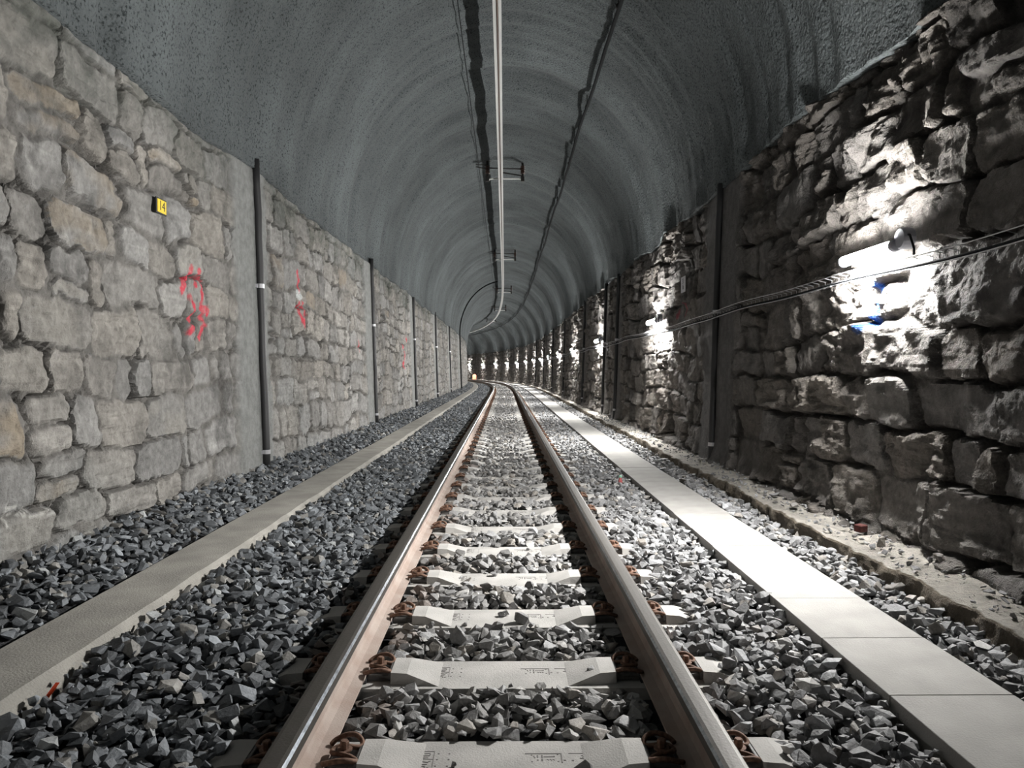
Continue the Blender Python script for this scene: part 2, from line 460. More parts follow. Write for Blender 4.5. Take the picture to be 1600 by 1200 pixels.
    if side < 0:
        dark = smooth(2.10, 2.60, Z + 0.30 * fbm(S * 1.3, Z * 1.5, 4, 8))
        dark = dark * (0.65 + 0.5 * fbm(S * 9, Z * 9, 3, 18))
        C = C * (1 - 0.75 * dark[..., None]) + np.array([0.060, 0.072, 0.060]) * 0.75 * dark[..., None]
        near = (S > 2.5) & (S < 16)
        idx = {}
        for (lst, cc, st) in ((OCHRE, np.array([0.32, 0.265, 0.195]), 0.55), (LIGHT, np.array([0.33, 0.315, 0.285]), 0.7)):
            for (a, z0) in lst:
                i = np.argmin(np.abs(S1 - a)); j = np.argmin(np.abs(Z1 - z0))
                mk = near & (sid == sid[i, j]) & (d > 0.02)
                n = smooth(-0.5, 0.3, fbm(S[mk] * 4, Z[mk] * 6, 3, 12))[:, None]
                C[mk] = C[mk] * (1 - st * n) + cc * st * n * (0.9 + 0.2 * fine[mk][:, None])
    else:
        C *= (1 - 0.30 * smooth(1.9, 2.6, Z))[..., None]        # upper courses get darker towards the top
    bc = np.array([0.235, 0.24, 0.232]) if side < 0 else np.array([0.19, 0.182, 0.178])
    C = C * (1 - band[..., None]) + (bc * (1 + 0.08 * med[..., None] + 0.06 * fine[..., None])) * band[..., None]
    stain = np.zeros_like(S)
    for sp in (LEFT_PIPES if side < 0 else RIGHT_PIPES):
        stain = np.maximum(stain, band * smooth(1.0, 0.1, np.abs(S - sp) * 6) * 0.25)
    C *= (1 - stain)[..., None]
    if side < 0:
        paint(C, S, Z, RED, 0.027, (0.62, 0.06, 0.09), 0.95, 3)
        paint(C, S, Z, CHALK, 0.006, (0.60, 0.59, 0.56), 0.75, 4)
        paint(C, S, Z, [[(7.99, 1.72), (8.2, 1.69)], [(7.99, 1.69), (8.1, 1.67)]], 0.02, (0.75, 0.8, 0.8), 0.8, 5)
    else:
        paint(C, S, Z, BLUE, 0.036, (0.004, 0.10, 0.42), 1.0, 7)
        paint(C, S, Z, [[(9.43, 1.72), (9.46, 1.60)], [(9.78, 1.68), (9.85, 1.60)]], 0.02, (0.45, 0.06, 0.10), 0.75, 8)
    C = np.clip(C, 0.01, 0.85)
    X = side * (wall_w(side, Z) - H)
    V = W(S, X, Z)
    F = grid_faces(*S.shape)
    if side > 0: F = F[:, ::-1]
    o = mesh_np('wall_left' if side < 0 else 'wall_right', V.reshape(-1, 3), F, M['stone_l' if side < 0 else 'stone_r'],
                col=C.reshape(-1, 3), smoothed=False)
    tag(o, kind='structure', label='coursed grey stone wall with sprayed red marks and pale mortar' if side < 0 else 'rugged protruding stone wall behind the string of lamps')
    return o
build_wall(-1); build_wall(1)

# ---------------------------------------------------------------- vault
CROWN = 5.21
def build_vault():
    S1 = s_rows(118, fine=0.03, k=0.0045, cap=0.16)
    A1 = np.concatenate([[0, 0.0001], np.linspace(0.002, PI - 0.002, 300), [PI - 0.0001, PI]])
    S, A = np.meshgrid(S1, A1, indexing='ij')
    zl = spring_z(-1, S); zr = spring_z(1, S)
    t = 0.5 - 0.5 * np.cos(A)
    z0 = zl * (1 - t) + zr * t
    w = wall_w(-1, 2.63) * (1 - t) + wall_w(1, 2.74) * t
    rings = fbm(S * 1.25, A * 0.45, 4, 201, 0.6)
    ring2 = fbm(S * 2.9, A * 0.45, 3, 202)
    blob = fbm(S * 1.6, A * 3.2, 4, 203)
    gr = fbm(S * 9, A * 18, 3, 204)
    H = 0.060 * rings + 0.065 * ring2 + 0.022 * blob + 0.006 * gr + 0.03
    # small thickness step where the shotcrete ends over the masonry
    ends = (A < 0.001) | (A > PI - 0.001)
    lip = (A == 0) | (A == PI)
    X = -np.cos(A) * (w - H); Zz = z0 + (CROWN - z0) * np.sin(A) ** 0.97 - H * np.sin(A)
    X = np.where(lip, np.sign(-np.cos(A)) * (w + 0.10), X)
    low = np.clip(np.minimum(A, PI - A) / 0.02, 0, 1)
    V = W(S, X, Zz)
    c = np.array([0.108, 0.121, 0.124])
    v = 1 + 0.16 * rings + 0.14 * blob + 0.12 * ring2  # grazing lamp streaks along the rings painted into the vault colour
    C = c * v[..., None] * np.ones(S.shape + (3,))
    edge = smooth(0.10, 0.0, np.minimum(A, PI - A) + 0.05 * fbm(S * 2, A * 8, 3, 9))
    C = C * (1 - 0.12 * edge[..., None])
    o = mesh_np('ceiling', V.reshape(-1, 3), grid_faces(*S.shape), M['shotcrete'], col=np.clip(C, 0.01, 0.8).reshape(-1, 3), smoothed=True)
    tag(o, kind='structure', label='grey-green shotcrete vault with wavy rings')
build_vault()

def vault_z(X, s=10.0):
    w = 2.2; z0 = 2.68
    return z0 + (CROWN - z0) * max(0.0, 1 - (X / w) ** 2) ** 0.5

# ---------------------------------------------------------------- ground
def gz(X):
    xs = [-2.4, -2.10, -1.74, -1.72, -1.43, -1.41, -1.0, -0.75, -0.6, -0.45, 0.0, 0.45, 0.6, 0.75, 1.0, 1.18, 1.20, 1.57, 1.60, 1.80, 2.4]
    zs = [0.06, 0.055, -0.055, -0.16, -0.16, -0.095, -0.135, -0.155, -0.172, -0.176, -0.168, -0.176, -0.172, -0.150, -0.150, -0.155, -0.2, -0.2, -0.125, -0.125, -0.15]
    return np.interp(X, xs, zs)

def build_floor():
    S1 = s_rows(118, fine=0.05, k=0.006, cap=0.2)
    X1 = np.linspace(-2.3, 2.3, 160)
    S, X = np.meshgrid(S1, X1, indexing='ij')
    Z = gz(X) - 0.022 + 0.012 * fbm(S * 4, X * 4, 3, 301)
    C = np.array([0.075, 0.076, 0.08]) * (1 + 0.4 * fbm(S * 8, X * 8, 3, 302))[..., None]
    o = mesh_np('floor', W(S, X, Z).reshape(-1, 3), grid_faces(*S.shape), M['ground'], col=np.clip(C, 0.005, 1).reshape(-1, 3))
    tag(o, kind='structure')
build_floor()

# ---------------------------------------------------------------- swept things along the line
def sweep(name, prof, S, mats, midx_prof=None, wob=None, parent=None, col=None, smoothed=False, caps=True):
    prof = np.asarray(prof, float); n = len(prof)
    Xs = np.broadcast_to(prof[:, 0], (len(S), n)).copy(); Zs = np.broadcast_to(prof[:, 1], (len(S), n)).copy()
    if wob is not None: Xs, Zs = wob(S[:, None] + 0 * Xs, Xs, Zs)
    V = W(S[:, None], Xs, Zs)
    i = np.arange(len(S) - 1)[:, None] * n; k = np.arange(n)[None, :]; k2 = (k + 1) % n
    F = np.stack([i + k, i + k2, i + n + k2, i + n + k], -1).reshape(-1, 4)
    mi = np.zeros(len(F), int)
    if midx_prof is not None: mi = np.tile(np.asarray(midx_prof), len(S) - 1)
    return mesh_np(name, V.reshape(-1, 3), F, mats, parent, midx=mi, smoothed=smoothed)

half = [(0.0, 0.0), (0.018, -0.0004), (0.0275, -0.003), (0.0335, -0.0105), (0.0345, -0.034), (0.029, -0.040), (0.0095, -0.048), (0.0075, -0.06),
        (0.0075, -0.108), (0.011, -0.121), (0.028, -0.130), (0.0625, -0.137), (0.0625, -0.146)]
rail_prof = half + [(-x, z) for x, z in half[::-1][:-1]]
Srail = np.concatenate([np.arange(-1.2, 28, 0.5), np.arange(28, 116, 0.35)])
for side, lab in ((-1, 'left running rail with sunlit-looking tan web and rusty clamps beside it'), (1, 'right running rail with its dark shadowed side facing the sleepers')):
    prof = [(x + side * 0.535, z) for x, z in rail_prof]
    n = len(prof); mi = []
    for j in range(n):
        a = rail_prof[j]; b = rail_prof[(j + 1) % n]
        zc = (a[1] + b[1]) / 2; xc = (a[0] + b[0]) / 2
        if zc > -0.002: mi.append(0)
        elif zc > -0.012: mi.append(1 if xc * side < 0 else 0)
        elif zc > -0.036 and xc * side < 0: mi.append(3)
        else: mi.append(2)
    lab = 'left steel running rail, tan rusted inner face and thin bright corner' if side < 0 else 'right steel running rail, inner face in deep shadow'
    o = sweep('running_rail', prof, Srail, [M['railtop'], M['gauge'], M['railside'], M['railtop']], mi)
    tag(o, lab, 'rail', 'running rails')

# left cable duct: one long concrete kerb
Sd = np.concatenate([np.arange(0.6, 20, 0.09), np.arange(20, 112, 0.3)])
def wob_left(S, X, Z):
    e = 0.010 * fbm(S * 1.3, X * 0 + 1, 4, 401) + 0.004 * vn(S * 9, X * 0, 402)
    X = X + np.where(X > -1.47, e, 0)
    Z = Z + 0.004 * fbm(S * 0.8, X * 0, 3, 403)
    return X, Z
o = sweep('cable_duct', [(-1.715, -0.16), (-1.715, -0.045), (-1.71, -0.04), (-1.60, -0.041), (-1.50, -0.043), (-1.445, -0.045), (-1.425, -0.062), (-1.415, -0.16)], Sd, [M['concrete_d']], wob=wob_left)
tag(o, 'long unbroken concrete cable duct at the foot of the left wall', 'duct')

# right cable duct: trough with loose cover slabs
St = np.concatenate([np.arange(0.6, 28, 1.0), np.arange(28, 112, 0.4)])
o = sweep('cable_trough', [(1.205, -0.21), (1.205, -0.145), (1.56, -0.145), (1.56, -0.21)], St, [M['concrete_d']])
tag(o, 'concrete cable trough carrying the row of cover slabs', 'duct')
slab_len = 0.5
k = 0
sp = 1.62
slab_meshes = []
for v in range(4):
    bm = bmesh.new(); bmesh.ops.create_cube(bm, size=1.0)
    for vv in bm.verts: vv.co = Vector((vv.co.x * 0.385, vv.co.y * (slab_len - (0.003 if v == 1 else 0.0008)), vv.co.z * 0.05))
    bmesh.ops.bevel(bm, geom=list(bm.edges), offset=0.0015, segments=1, affect='EDGES')
    me = bpy.data.meshes.new('duct_cover_slab'); bm.to_mesh(me); bm.free()
    me.materials.append(M['concrete_c']); slab_meshes.append(me)
while sp < 88:
    o = bpy.data.objects.new('duct_cover_slab', slab_meshes[1 if k % 2 else (k * 7) % 4]); COL.objects.link(o)
    put(o, sp, 1.383 + random.uniform(-0.002, 0.002), -0.118 + random.uniform(-0.0012, 0.0012))
    near = k - 2
    if 0 <= near < 10: lab = 'pale concrete cover slab on the right duct, %s up from the bottom edge' % ORD[near]
    elif near < 0: lab = 'pale concrete cover slab on the right duct, cut by the frame bottom'
    else: lab = 'pale concrete cover slab of the right duct, farther along towards the bend'
    tag(o, lab, 'slab', 'cover slabs of the right cable duct')
    sp += slab_len; k += 1

# broken concrete footing along the right wall
def build_footing():
    S1 = s_rows(100, fine=0.012, k=0.003, cap=0.12, start=2.2); S1 = S1[S1 > 0.5]
    U = np.linspace(0, 1, 44)
    S, UU = np.meshgrid(S1, U, indexing='ij')
    e = 1.815 + 0.05 * fbm(S * 1.1, S * 0, 4, 501) + 0.02 * vn(S * 7, S * 0, 502) + 0.10 * smooth(13, 20, S)
    faceu = smooth(0, 0.22, UU)
    t = np.clip((UU - 0.22) / 0.78, 0, 1)
    X = e + 0.02 * faceu * np.minimum(UU / 0.22, 1) + t * (2.20 - e)
    top = -0.030 + 0.018 * fbm(S * 3, X * 5, 4, 503) + 0.03 * t ** 2 - 0.03 * smooth(13, 20, S)
    Z = np.where(UU < 0.22, -0.19 + (top + 0.19) * (UU / 0.22), top)
    X = X + 0.020 * fbm(S * 8, Z * 14, 3, 504) * (UU < 0.26)
    Z = Z + 0.010 * fbm(S * 14, X * 14, 3, 505) * (UU > 0.2)
    C = np.array([0.50, 0.47, 0.42]) * (1 + 0.25 * fbm(S * 6, X * 9, 4, 506))[..., None]
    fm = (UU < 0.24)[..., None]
    C = np.where(fm, C * np.array([0.40, 0.36, 0.31]), C)  # front face painted darker, as shade below the lamplit top
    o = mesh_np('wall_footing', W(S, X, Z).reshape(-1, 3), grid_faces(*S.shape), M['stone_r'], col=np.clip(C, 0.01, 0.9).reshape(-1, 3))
    tag(o, 'rough broken concrete footing along the right wall', kind='structure')
build_footing()

# ---------------------------------------------------------------- sleepers
SLEEP0, SPACE = 2.10, 0.603
def frustum(mb, x0, x1, wt, wb, zt, zb, xt0=None, xt1=None, yo=0):
    xt0 = x0 if xt0 is None else xt0; xt1 = x1 if xt1 is None else xt1
    P = [(x0, -wb / 2, zb), (x1, -wb / 2, zb), (x1, wb / 2, zb), (x0, wb / 2, zb), (xt0, -wt / 2, zt), (xt1, -wt / 2, zt), (xt1, wt / 2, zt), (xt0, wt / 2, zt)]
    mb.add(P, [(0,3,2,1),(4,5,6,7),(0,1,5,4),(1,2,6,5),(2,3,7,6),(3,0,4,7)])

def make_sleeper():
    root = empty('concrete_sleeper')
    b = MB()
    # origin on the rail top level, centre of track. long body
    frustum(b, -0.87, 0.87, 0.240, 0.30, -0.158, -0.30, -0.86, 0.86)
    for s in (-1, 1):
        def X(v): return s * (0.535 + v)
        # inner hump (towards the track centre) and outer hump
        for d in (-1, 1):
            a, m, e = X(d * 0.150), X(d * 0.205), X(d * 0.315)
            P = []
            for (x, wt, z) in ((a, 0.135, -0.124), (m, 0.145, -0.126), (e, 0.205, -0.1575)):
                P += [(x, -wt / 2, z), (x, wt / 2, z)]
            for (x, wb) in ((a, 0.168), (m, 0.172), (e, 0.222)):
                P += [(x, -wb / 2, -0.159), (x, wb / 2, -0.159)]
            b.add(P, [(0,1,3,2),(2,3,5,4),(6,8,2,0),(8,10,4,2),(1,3,9,7),(3,5,11,9),(0,1,7,6),(4,5,11,10)])
    body = b.obj('sleeper_body', M['concrete_s'], root)
    # cast markings: two small framed panels and a turned one
    mk = MB()
    def stroke(x0, y0, x1, y1, w=0.0028):
        L = math.hypot(x1 - x0, y1 - y0); a = math.atan2(y1 - y0, x1 - x0)
        mk.box(((x0 + x1) / 2, (y0 + y1) / 2, -0.1577), (L + w, w, 0.0012), Matrix.Rotation(a, 3, 'Z'))
    def dot(x, y, r=0.0035): mk.box((x, y, -0.1577), (r * 1.3, r, 0.0012))
    # panel one: frame open below, dots and bars
    stroke(0.062, 0.048, 0.160, 0.048, 0.004); stroke(0.160, 0.048, 0.160, 0.000, 0.004)
    stroke(0.112, 0.030, 0.140, 0.030); dot(0.140, 0.033)
    for i, x in enumerate((0.120, 0.128, 0.136)): stroke(x, 0.017, x + 0.004, 0.012, 0.002)
    for yy in (0.036, 0.028, 0.018, 0.010): dot(0.106, yy, 0.004)
    for yy in (0.036, 0.028, 0.013): dot(0.094, yy)
    for (x, y) in ((0.078, 0.040), (0.084, 0.034), (0.086, 0.026), (0.078, 0.004), (0.150, 0.042), (0.150, 0.006)): dot(x, y)
    # panel two: frame corner with slanted strokes
    stroke(0.182, 0.048, 0.258, 0.048); stroke(0.258, 0.048, 0.260, 0.008, 0.0022)
    stroke(0.212, 0.022, 0.234, 0.014, 0.004); stroke(0.234, 0.014, 0.236, 0.008, 0.004)
    stroke(0.218, 0.028, 0.236, 0.030, 0.003); stroke(0.236, 0.030, 0.239, 0.024, 0.004)
    stroke(0.216, 0.036, 0.233, 0.042, 0.0025); dot(0.234, 0.040, 0.005)
    for (x, y) in ((0.168, 0.012), (0.190, 0.010), (0.258, 0.009)): dot(x, y, 0.005)
    # turned panel on the left
    stroke(-0.238, 0.062, -0.192, 0.062, 0.0022); stroke(-0.192, 0.062, -0.192, 0.022, 0.0022)
    stroke(-0.230, 0.022, -0.192, 0.020, 0.0022); stroke(-0.192, 0.018, -0.192, -0.020, 0.0022)
    stroke(-0.218, 0.050, -0.204, 0.052); stroke(-0.204, 0.052, -0.203, 0.044); dot(-0.226, 0.046)
    stroke(-0.232, 0.036, -0.206, 0.040, 0.005); stroke(-0.222, 0.028, -0.208, 0.028)
    stroke(-0.228, 0.008, -0.206, 0.004); stroke(-0.206, 0.004, -0.200, 0.010)
    stroke(-0.234, -0.004, -0.226, -0.008); stroke(-0.226, -0.008, -0.208, -0.006)
    stroke(-0.230, -0.018, -0.212, -0.016); stroke(-0.212, -0.016, -0.211, -0.026); stroke(-0.222, -0.018, -0.222, -0.026)
    for (x, y) in ((-0.180, 0.050), (-0.150, 0.050), (-0.182, 0.018), (-0.150, 0.018), (-0.184, -0.016), (-0.152, -0.016), (-0.246, 0.020), (-0.248, -0.024), (-0.204, -0.024)): dot(x, y, 0.004)
    mo = mk.obj('cast_lettering', M['concrete_m'], root); mo['label'] = 'dark moulded lettering and frames'
    # clamps: a spring steel loop held by a bolt on a guide plate, at both sides of both rails
    cl = bo = gp = None
    for s in (-1, 1):
        for d in (-1, 1):
            x0 = s * 0.535 + d * 0.105
            if cl is None:
                c = MB()
                U = [(0.047, -0.052, 0.004), (0.040, -0.066, 0.010), (0.015, -0.074, 0.020), (-0.015, -0.074, 0.024), (-0.036, -0.062, 0.014), (-0.042, -0.046, 0.004),
                     (-0.034, -0.031, 0.004), (-0.012, -0.024, 0.012), (0.014, -0.022, 0.016), (0.030, -0.014, 0.012), (0.036, 0.0, 0.010)]
                U = U + [(u, -v, w) for (u, v, w) in U[:-1][::-1]]
                # densify
                P = np.array(U); tt = np.linspace(0, len(P) - 1, 61); q = np.zeros((61, 3))
                for a3 in range(3): q[:, a3] = np.interp(tt, np.arange(len(P)), P[:, a3])
                for _ in range(3): q[1:-1] = 0.25 * q[:-2] + 0.5 * q[1:-1] + 0.25 * q[2:]
                c.tube(q, 0.0072, 8)
                cl = c.obj('rail_clamp', M['rust'], root, smoothed=True); cl['label'] = 'rusty sprung steel loop clamp'
                b2 = MB()
                b2.lathe([(0.019, 0.0), (0.021, 0.003), (0.021, 0.006), (0.012, 0.007)], (0, 0, 0.012), n=14)
                b2.lathe([(0.0125, 0.0), (0.0125, 0.020), (0.010, 0.023)], (0, 0, 0.018), n=6)
                b2.lathe([(0.009, -0.03), (0.009, 0.012)], (0, 0, 0.0), n=8)
                bo = b2.obj('bolt', M['rust'], cl)
                g = MB()
                g.box((-0.002, 0, -0.012), (0.075, 0.115, 0.018), bev=0.004)
                g.box((-0.040, 0, -0.004), (0.010, 0.125, 0.026), bev=0.002)
                g.box((-0.050, 0, -0.008), (0.006, 0.125, 0.026))
                gp = g.obj('guide_plate', M['guide'], root); gp['label'] = 'dark angled guide plate under the clamp'
                c1, g1 = cl, gp
            else:
                c1 = copy_tree(cl, root); g1 = copy_tree(gp, root)
            for oo in (c1, g1):
                oo.location = (x0, 0, -0.135); oo.rotation_euler = (0, 0, 0 if d < 0 else PI)
    # rail pads
    for s in (-1, 1):
        p = MB(); p.box((s * 0.535, 0, -0.152), (0.135, 0.16, 0.011))
        po = p.obj('rail_pad', M['pad'], root)
    return root

proto = make_sleeper()
n_full = 36
N_SLEEP = 136
light = None
for k in range(N_SLEEP):
    s = SLEEP0 + SPACE * k + (0 if k < 3 else random.uniform(-0.006, 0.006))
    if k == 0: o = proto
    elif k < n_full: o = copy_tree(proto)
    else:
        o = proto.copy(); COL.objects.link(o)
        for ch in proto.children:
            if ch.name.startswith('sleeper_body') or (ch.name.startswith('rail_clamp') and k < 75):
                c = ch.copy(); COL.objects.link(c); c.parent = o
    put(o, s, 0, 0)
    if k == 0: lab = 'nearest concrete sleeper, partly cut off by the bottom of the frame'
    elif k < 12: lab = 'pale concrete sleeper, %s from the camera between the two rails' % ORD[k]
    elif k < n_full: lab = 'concrete sleeper half bedded in gravel, beyond the twelfth and before the curve'
    else: lab = 'small distant concrete sleeper under the rails towards the curve'
    tag(o, lab, 'sleeper', 'concrete sleepers of the track')

# ---------------------------------------------------------------- ballast stones
def rock_template(r, npts):
    bm = bmesh.new()
    for _ in range(npts):
        v = Vector((r.gauss(0, 1), r.gauss(0, 1), r.gauss(0, 1))).normalized() * r.uniform(0.8, 1.1)
        bm.verts.new(v)
    res = bmesh.ops.convex_hull(bm, input=bm.verts)
    junk = [g for g in res['geom_interior'] if isinstance(g, bmesh.types.BMVert)]
    if junk: bmesh.ops.delete(bm, geom=junk, context='VERTS')
    bm.verts.ensure_lookup_table(); bm.verts.index_update()
    V = np.array([v.co[:] for v in bm.verts]); F = np.array([[v.index for v in f.verts] for f in bm.faces])
    bm.free(); return V, F
rr = random.Random(5)
T_NEAR = [rock_template(rr, rr.choice((11, 12, 13, 15))) for _ in range(18)]
T_FAR = [rock_template(rr, 8) for _ in range(8)]

def rand_rot(n, g):
    q = g.normal(size=(n, 4)); q /= np.linalg.norm(q, axis=1)[:, None]
    w, x, y, z = q.T
    return np.stack([np.stack([1-2*(y*y+z*z), 2*(x*y-z*w), 2*(x*z+y*w)], -1),
                     np.stack([2*(x*y+z*w), 1-2*(x*x+z*z), 2*(y*z-x*w)], -1),
                     np.stack([2*(x*z-y*w), 2*(y*z+x*w), 1-2*(x*x+y*y)], -1)], -2)

def scatter(s0, s1, spacing, seed):
    g = np.random.default_rng(seed)
    X, S = np.meshgrid(np.arange(-2.12, 1.86, spacing), np.arange(s0, s1, spacing * 0.87))
    X = X + g.uniform(-0.45, 0.45, X.shape) * spacing; S = S + g.uniform(-0.45, 0.45, S.shape) * spacing
    return X.ravel(), S.ravel(), g

def layer(s0, s1, spacing, rlo, rhi, dz, seed, keep=1.0):
    X, S, g = scatter(s0, s1, spacing, seed)
    n = len(X)
    rad = g.uniform(rlo, rhi, n) * g.uniform(0.75, 1.15, n)
    ok = g.random(n) < keep
    ok &= ~((X > -1.74) & (X < -1.40)); ok &= ~((X > 1.175) & (X < 1.60)); ok &= X < 1.83
    ar = np.abs(np.abs(X) - 0.535)
    kf = (S - SLEEP0) / SPACE; fr = np.abs(kf - np.round(kf)) * SPACE
    onsl = (fr < 0.125 + rad * 0.6) & (np.abs(X) < 0.76) & (np.round(kf) >= 0)
    stray = g.random(n) < np.interp(S, [2, 6, 9, 14, 25], [0.012, 0.03, 0.10, 0.20, 0.30])
    ok &= (~onsl | (stray & (ar > 0.17) & (np.abs(X) < 0.42)))
    ok &= ar > 0.065 + rad * 0.35
    Z = gz(X) + dz + 0.010 * fbm(S * 3, X * 3, 2, 601) + g.uniform(-0.008, 0.012, n)
    Z = np.where(onsl, -0.158 + rad * 0.45, Z)
    # the crib between sleepers lies a touch lower right beside the rails
    Z = np.where((ar < 0.14) & (~onsl), Z - 0.010, Z)
    # sleeper ends are covered
    ends = (fr < 0.15) & (np.abs(X) >= 0.76) & (np.abs(X) < 0.95)
    Z = np.where(ends, np.maximum(Z, -0.158 + rad * 0.4), Z)
    # keep stones below the foot of the rail where they touch it
    return X[ok], S[ok], Z[ok], rad[ok], g

def rock_cols(X, S, n, g):
    v = np.exp(g.normal(0, 0.38, n)) * 0.155
    tint = np.stack([np.full(n, 0.97), np.full(n, 1.0), np.full(n, 1.04)], -1)
    c = v[:, None] * tint
    warm = g.random(n) < 0.10
    c[warm] = (g.uniform(0.16, 0.32, warm.sum())[:, None]) * np.array([1.08, 1.0, 0.90])
    pale = g.random(n) < 0.05
    c[pale] = (g.uniform(0.34, 0.5, pale.sum())[:, None]) * np.array([1.0, 0.99, 0.96])
    # dust: between the rails the stones are paler and browner
    mid = np.clip(1 - np.abs(X) / 0.62, 0, 1) > 0.0
    c[mid] = c[mid] * 0.85 + np.array([0.115, 0.108, 0.098])
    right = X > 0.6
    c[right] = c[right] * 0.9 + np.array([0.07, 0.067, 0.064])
    rusty = (np.abs(X + 0.535) < 0.2) & (g.random(n) < 0.45)
    c[rusty] = c[rusty] * 0.5 + np.array([0.09, 0.06, 0.042])
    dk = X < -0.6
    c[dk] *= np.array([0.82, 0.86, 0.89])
    return np.clip(c, 0.02, 0.7)

def rocks_data(X, S, Z, rad, g, T):
    n = len(X)
    R = rand_rot(n, g)
    sc = np.stack([rad * g.uniform(0.85, 1.35, n), rad * g.uniform(0.7, 1.05, n), rad * g.uniform(0.45, 0.8, n)], -1)
    P = W(S, X, Z)
    cols = rock_cols(X, S, n, g)
    ti = g.integers(0, len(T), n)
    # lie roughly flat: tilt randomly by a limited angle about a horizontal axis, spin freely about z
    yaw = g.uniform(0, 2 * PI, n); tl = g.normal(0, 0.45, n); ta = g.uniform(0, 2 * PI, n)
    cz, sz = np.cos(yaw), np.sin(yaw); o = np.zeros(n); l = np.ones(n)
    Rz = np.stack([np.stack([cz, -sz, o], -1), np.stack([sz, cz, o], -1), np.stack([o, o, l], -1)], -2)
    ax = np.stack([np.cos(ta), np.sin(ta), o], -1); c = np.cos(tl); s = np.sin(tl)
    K = np.zeros((n, 3, 3)); K[:, 0, 2] = ax[:, 1]; K[:, 1, 2] = -ax[:, 0]; K[:, 2, 0] = -ax[:, 1]; K[:, 2, 1] = ax[:, 0]
    Rt = np.eye(3)[None] + s[:, None, None] * K + (1 - c)[:, None, None] * (K @ K)
    return R, sc, P, cols, ti, Rt @ Rz

def rock_verts(T, i_t, R0, sc, P, RT):
    v = T[i_t][0] @ R0.T          # random orientation of the template itself
    v = v * sc
    return v @ RT.T + P

mass_V = []; mass_F = []; mass_C = []; base = 0
def mass(data, T, mask):
    global base
    R, sc, P, cols, ti, RT = data
    for t in range(len(T)):
        ids = np.where((ti == t) & mask)[0]
        if not len(ids): continue
        tv, tf = T[t]
        v = np.einsum('nij,vj->nvi', R[ids], tv) * sc[ids][:, None, :]
        v = np.einsum('nij,nvj->nvi', RT[ids], v) + P[ids][:, None, :]
        m = len(tv)
        mass_V.append(v.reshape(-1, 3)); mass_C.append(np.repeat(cols[ids], m, 0))
        mass_F.append((tf[None] + (np.arange(len(ids)) * m)[:, None, None]).reshape(-1, 3) + base)
        base += len(ids) * m

CAMZ = 0.907; FPX = 1190.0
def in_frame(P):
    d = P[:, 1]; x = 788.7 + FPX * P[:, 0] / np.maximum(d, 0.1); y = 579 + FPX * (CAMZ - P[:, 2]) / np.maximum(d, 0.1)
    return (d > 0.5) & (x > 8) & (x < 1592) & (y > 0) & (y < 1188), x, y

near1 = layer(0.9, 9, 0.047, 0.024, 0.040, 0.004, 701)
near2 = layer(0.9, 9, 0.062, 0.024, 0.043, 0.026, 702, 0.72)
sets = [near1, near2]
datas = [rocks_data(*a, T_NEAR) for a in sets]
# the three hundred that show largest
cand = []
for si, (a, dta) in enumerate(zip(sets, datas)):
    vis, px, py = in_frame(dta[2])
    size = dta[1].max(1) / np.maximum(dta[2][:, 1], 0.5)
    size = size * np.where(si == 1, 1.0, 0.72)
    # stones in the deep shadow of a rail show little
    X = a[0]; hid = ((X > 0.36) & (X < 0.62)) | ((X > -0.86) & (X < -0.60))
    size = np.where(vis & ~hid, size, 0)
    for i in np.argsort(-size)[:400]: cand.append((size[i], si, i))
cand.sort(reverse=True); cand = cand[:300]
single = [np.zeros(len(d[2]), bool) for d in datas]
for _, si, i in cand: single[si][i] = True
for _, si, i in cand:
    R, sc, P, cols, ti, RT = datas[si]; X = sets[si][0][i]
    v = rock_verts(T_NEAR, ti[i], R[i], sc[i], np.zeros(3), RT[i])
    o = mesh_np('ballast_stone', v, T_NEAR[ti[i]][1], M['ballast'], col=np.repeat(cols[i][None], len(v), 0))
    o.location = tuple(float(q) for q in P[i])
    if X < -1.72: lab, gr = 'angular dark ballast stone heaped between left duct and wall, foreground', 'foreground ballast by the left wall'
    elif X < -0.535: lab, gr = 'angular dark grey ballast stone between left duct and left rail, foreground', 'foreground ballast left of the track'
    elif X < 0.535: lab, gr = 'dusty grey ballast stone lying between the two rails, foreground', 'foreground ballast between the rails'
    elif X < 1.3: lab, gr = 'angular pale grey ballast stone between right rail and cover slabs, foreground', 'foreground ballast right of the track'
    else: lab, gr = 'angular grey ballast stone in the gap between slabs and footing, foreground', 'foreground ballast by the right footing'
    tag(o, lab, 'stone', gr)
for dta, sg in zip(datas, single): mass(dta, T_NEAR, ~sg)
